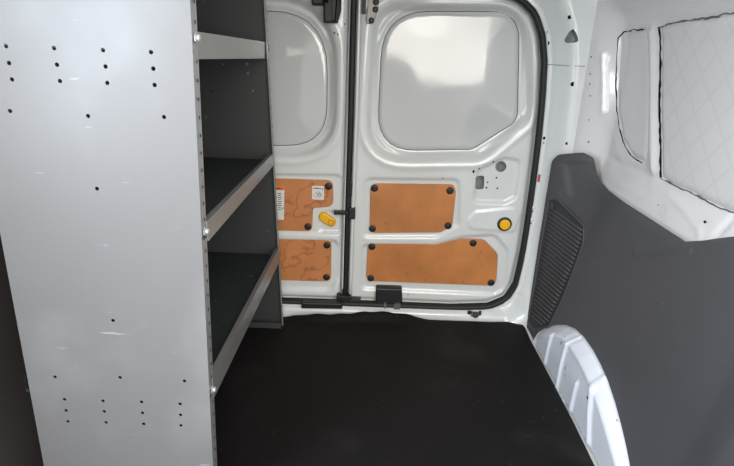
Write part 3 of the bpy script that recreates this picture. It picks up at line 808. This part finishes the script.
while z < 1.1:
    x = XFR(z) + .0012; mb.add([(x, YB - .012, z - .003), (x, YB - .006, z - .003), (x, YB - .006, z + .003), (x, YB - .012, z + .003)], [(0, 1, 2, 3)], 2); z += .0262
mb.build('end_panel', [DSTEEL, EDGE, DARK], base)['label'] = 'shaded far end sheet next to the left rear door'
# unseen back sheet, added to keep light out of the shelves
V = [(XNL(ZB) + .004, YN2, ZB), (XBL, YB, ZB), (XBL, YB, ZS), (XNL(ZS) + .004, YN2, ZS)]
mesh('added_back_panel', V, [(0, 1, 2, 3)], DSTEEL, base, False)
# shelves
lips = [((197.5, 31.5), (198, 59), (265.5, 42), (265.5, 58.5), 'topmost shelf, tilted, its lip at eye level'),
        ((208, 220.5), (209.5, 240), (273, 153.5), (274, 165), 'middle shelf'),
        ((213.5, 375), (214.5, 397), (278.5, 248.5), (279.8, 261), 'lowest shelf')]
for (nt_, nb, ft, fb, lab) in lips:
    a, b, c, d = PY(*nt_, YN2), PY(*nb, YN2), PY(*ft, YB - .02), PY(*fb, YB - .02)
    # shelf pan
    zl_n, zl_f = b.z + (a.z - b.z) * .35, d.z + (c.z - d.z) * .35
    xl = -.585
    V = []; Fs = []
    for (p, zl, y) in ((a, zl_n, YN2 - .02), (c, zl_f, YB - .002)):
        V += [(p.x - .002, y, zl), (xl, y, zl + (.0)), (xl, y, zl + .03), (p.x - .002, y, zl - .004), (xl, y, zl - .004)]
    Fs = [(0, 5, 6, 1), (1, 6, 7, 2), (3, 4, 9, 8), (0, 3, 8, 5), (0, 1, 4, 3), (5, 8, 9, 6)]
    sh = mesh('shelf', V, Fs, PAN, base, False); sh['label'] = lab
    # folded front lip: face, top hem and lower return
    mb = MB(); t = .010
    def prof(p, q, y):
        return [(p.x, y, p.z), (q.x, y, q.z), (q.x - .018, y, q.z - .001), (q.x - .018, y, q.z + .001), (q.x - .003, y, q.z + .003), (p.x - .003, y, p.z - .002), (p.x - t, y, p.z - .001), (p.x - t, y, p.z)]
    A = prof(a, b, YN2 - .004); B = prof(c, d, YB - .021); n = 8
    mb.add(A + B, [(k, (k + 1) % n, n + (k + 1) % n, n + k) for k in range(n)] + [tuple(range(n))[::-1], tuple(range(n, 2 * n))])
    mb.build('shelf_lip', LIP, sh)
for a, b in ((195.2, 38), (207.6, 231.5), (214.3, 389.5)):
    p = PY(a, b, YN + .011); mb = MB(); mb.disc((XNR(p.z) + .0015, YN + .011, p.z), (1, 0, 0), .0075, .002, 6, 0); mb.disc((XNR(p.z) + .004, YN + .011, p.z), (1, 0, 0), .0052, .003, 16, 0, .002)
    mb.build('bolt', CHROME, base)
p = PY(267.2, 47.5, YB - .012); mb = MB(); mb.disc((XFR(p.z), YB - .012, p.z), (1, 0, 0), .009, .004, 6, 0, .002); mb.build('bolt', EDGE, base)

# ================================================================== light
def area(name, loc, target, sx, sy, e, col):
    l = bpy.data.lights.new(name, 'AREA'); l.shape = 'RECTANGLE'; l.size = sx; l.size_y = sy; l.energy = e; l.color = col
    o = bpy.data.objects.new(name, l); COL.objects.link(o); o.location = loc
    o.rotation_euler = (Vector(target) - Vector(loc)).to_track_quat('-Z', 'Y').to_euler(); return o
a = area('windscreen_light', (0.74, -1.25, 1.06), (.4, 1.2, .75), 1.9, 1.0, 31, (1, .95, .86)); a.data.shape = 'ELLIPSE'
area('overhead_fill_light', (.35, -1.0, 1.75), (.25, 1.6, .45), 1.2, .8, 30, (1, .96, .92))  # added fill lamp, set high so the door windows don't mirror it
area('left_door_light', (-1.05, -.15, 1.0), (.6, 1.05, .45), .7, .9, 38, (.80, .90, 1))
area('right_door_light', (1.0, -.25, .9), (-.4, .9, .5), .6, .7, 6, (.95, .97, 1))
area('roof_fill_light', (.1, .55, 1.13), (.15, .8, 0), .7, .7, 3, (1, .99, .97))  # added soft fill lamp under the roof, no real fitting there
w = bpy.data.worlds.new('outside'); S.world = w; w.use_nodes = True
bg = w.node_tree.nodes['Background']; bg.inputs[0].default_value = (.97, .97, 1, 1); bg.inputs[1].default_value = .9

cam = bpy.data.cameras.new('camera'); co = bpy.data.objects.new('camera', cam); COL.objects.link(co)
cam.sensor_width = 36; cam.lens = F / 734 * 36; cam.clip_start = .02
M = Matrix((CR, CU, -FW)).transposed().to_4x4(); M.translation = CAMP; co.matrix_world = M
S.camera = co
S.view_settings.view_transform = 'Standard'; S.view_settings.exposure = 0
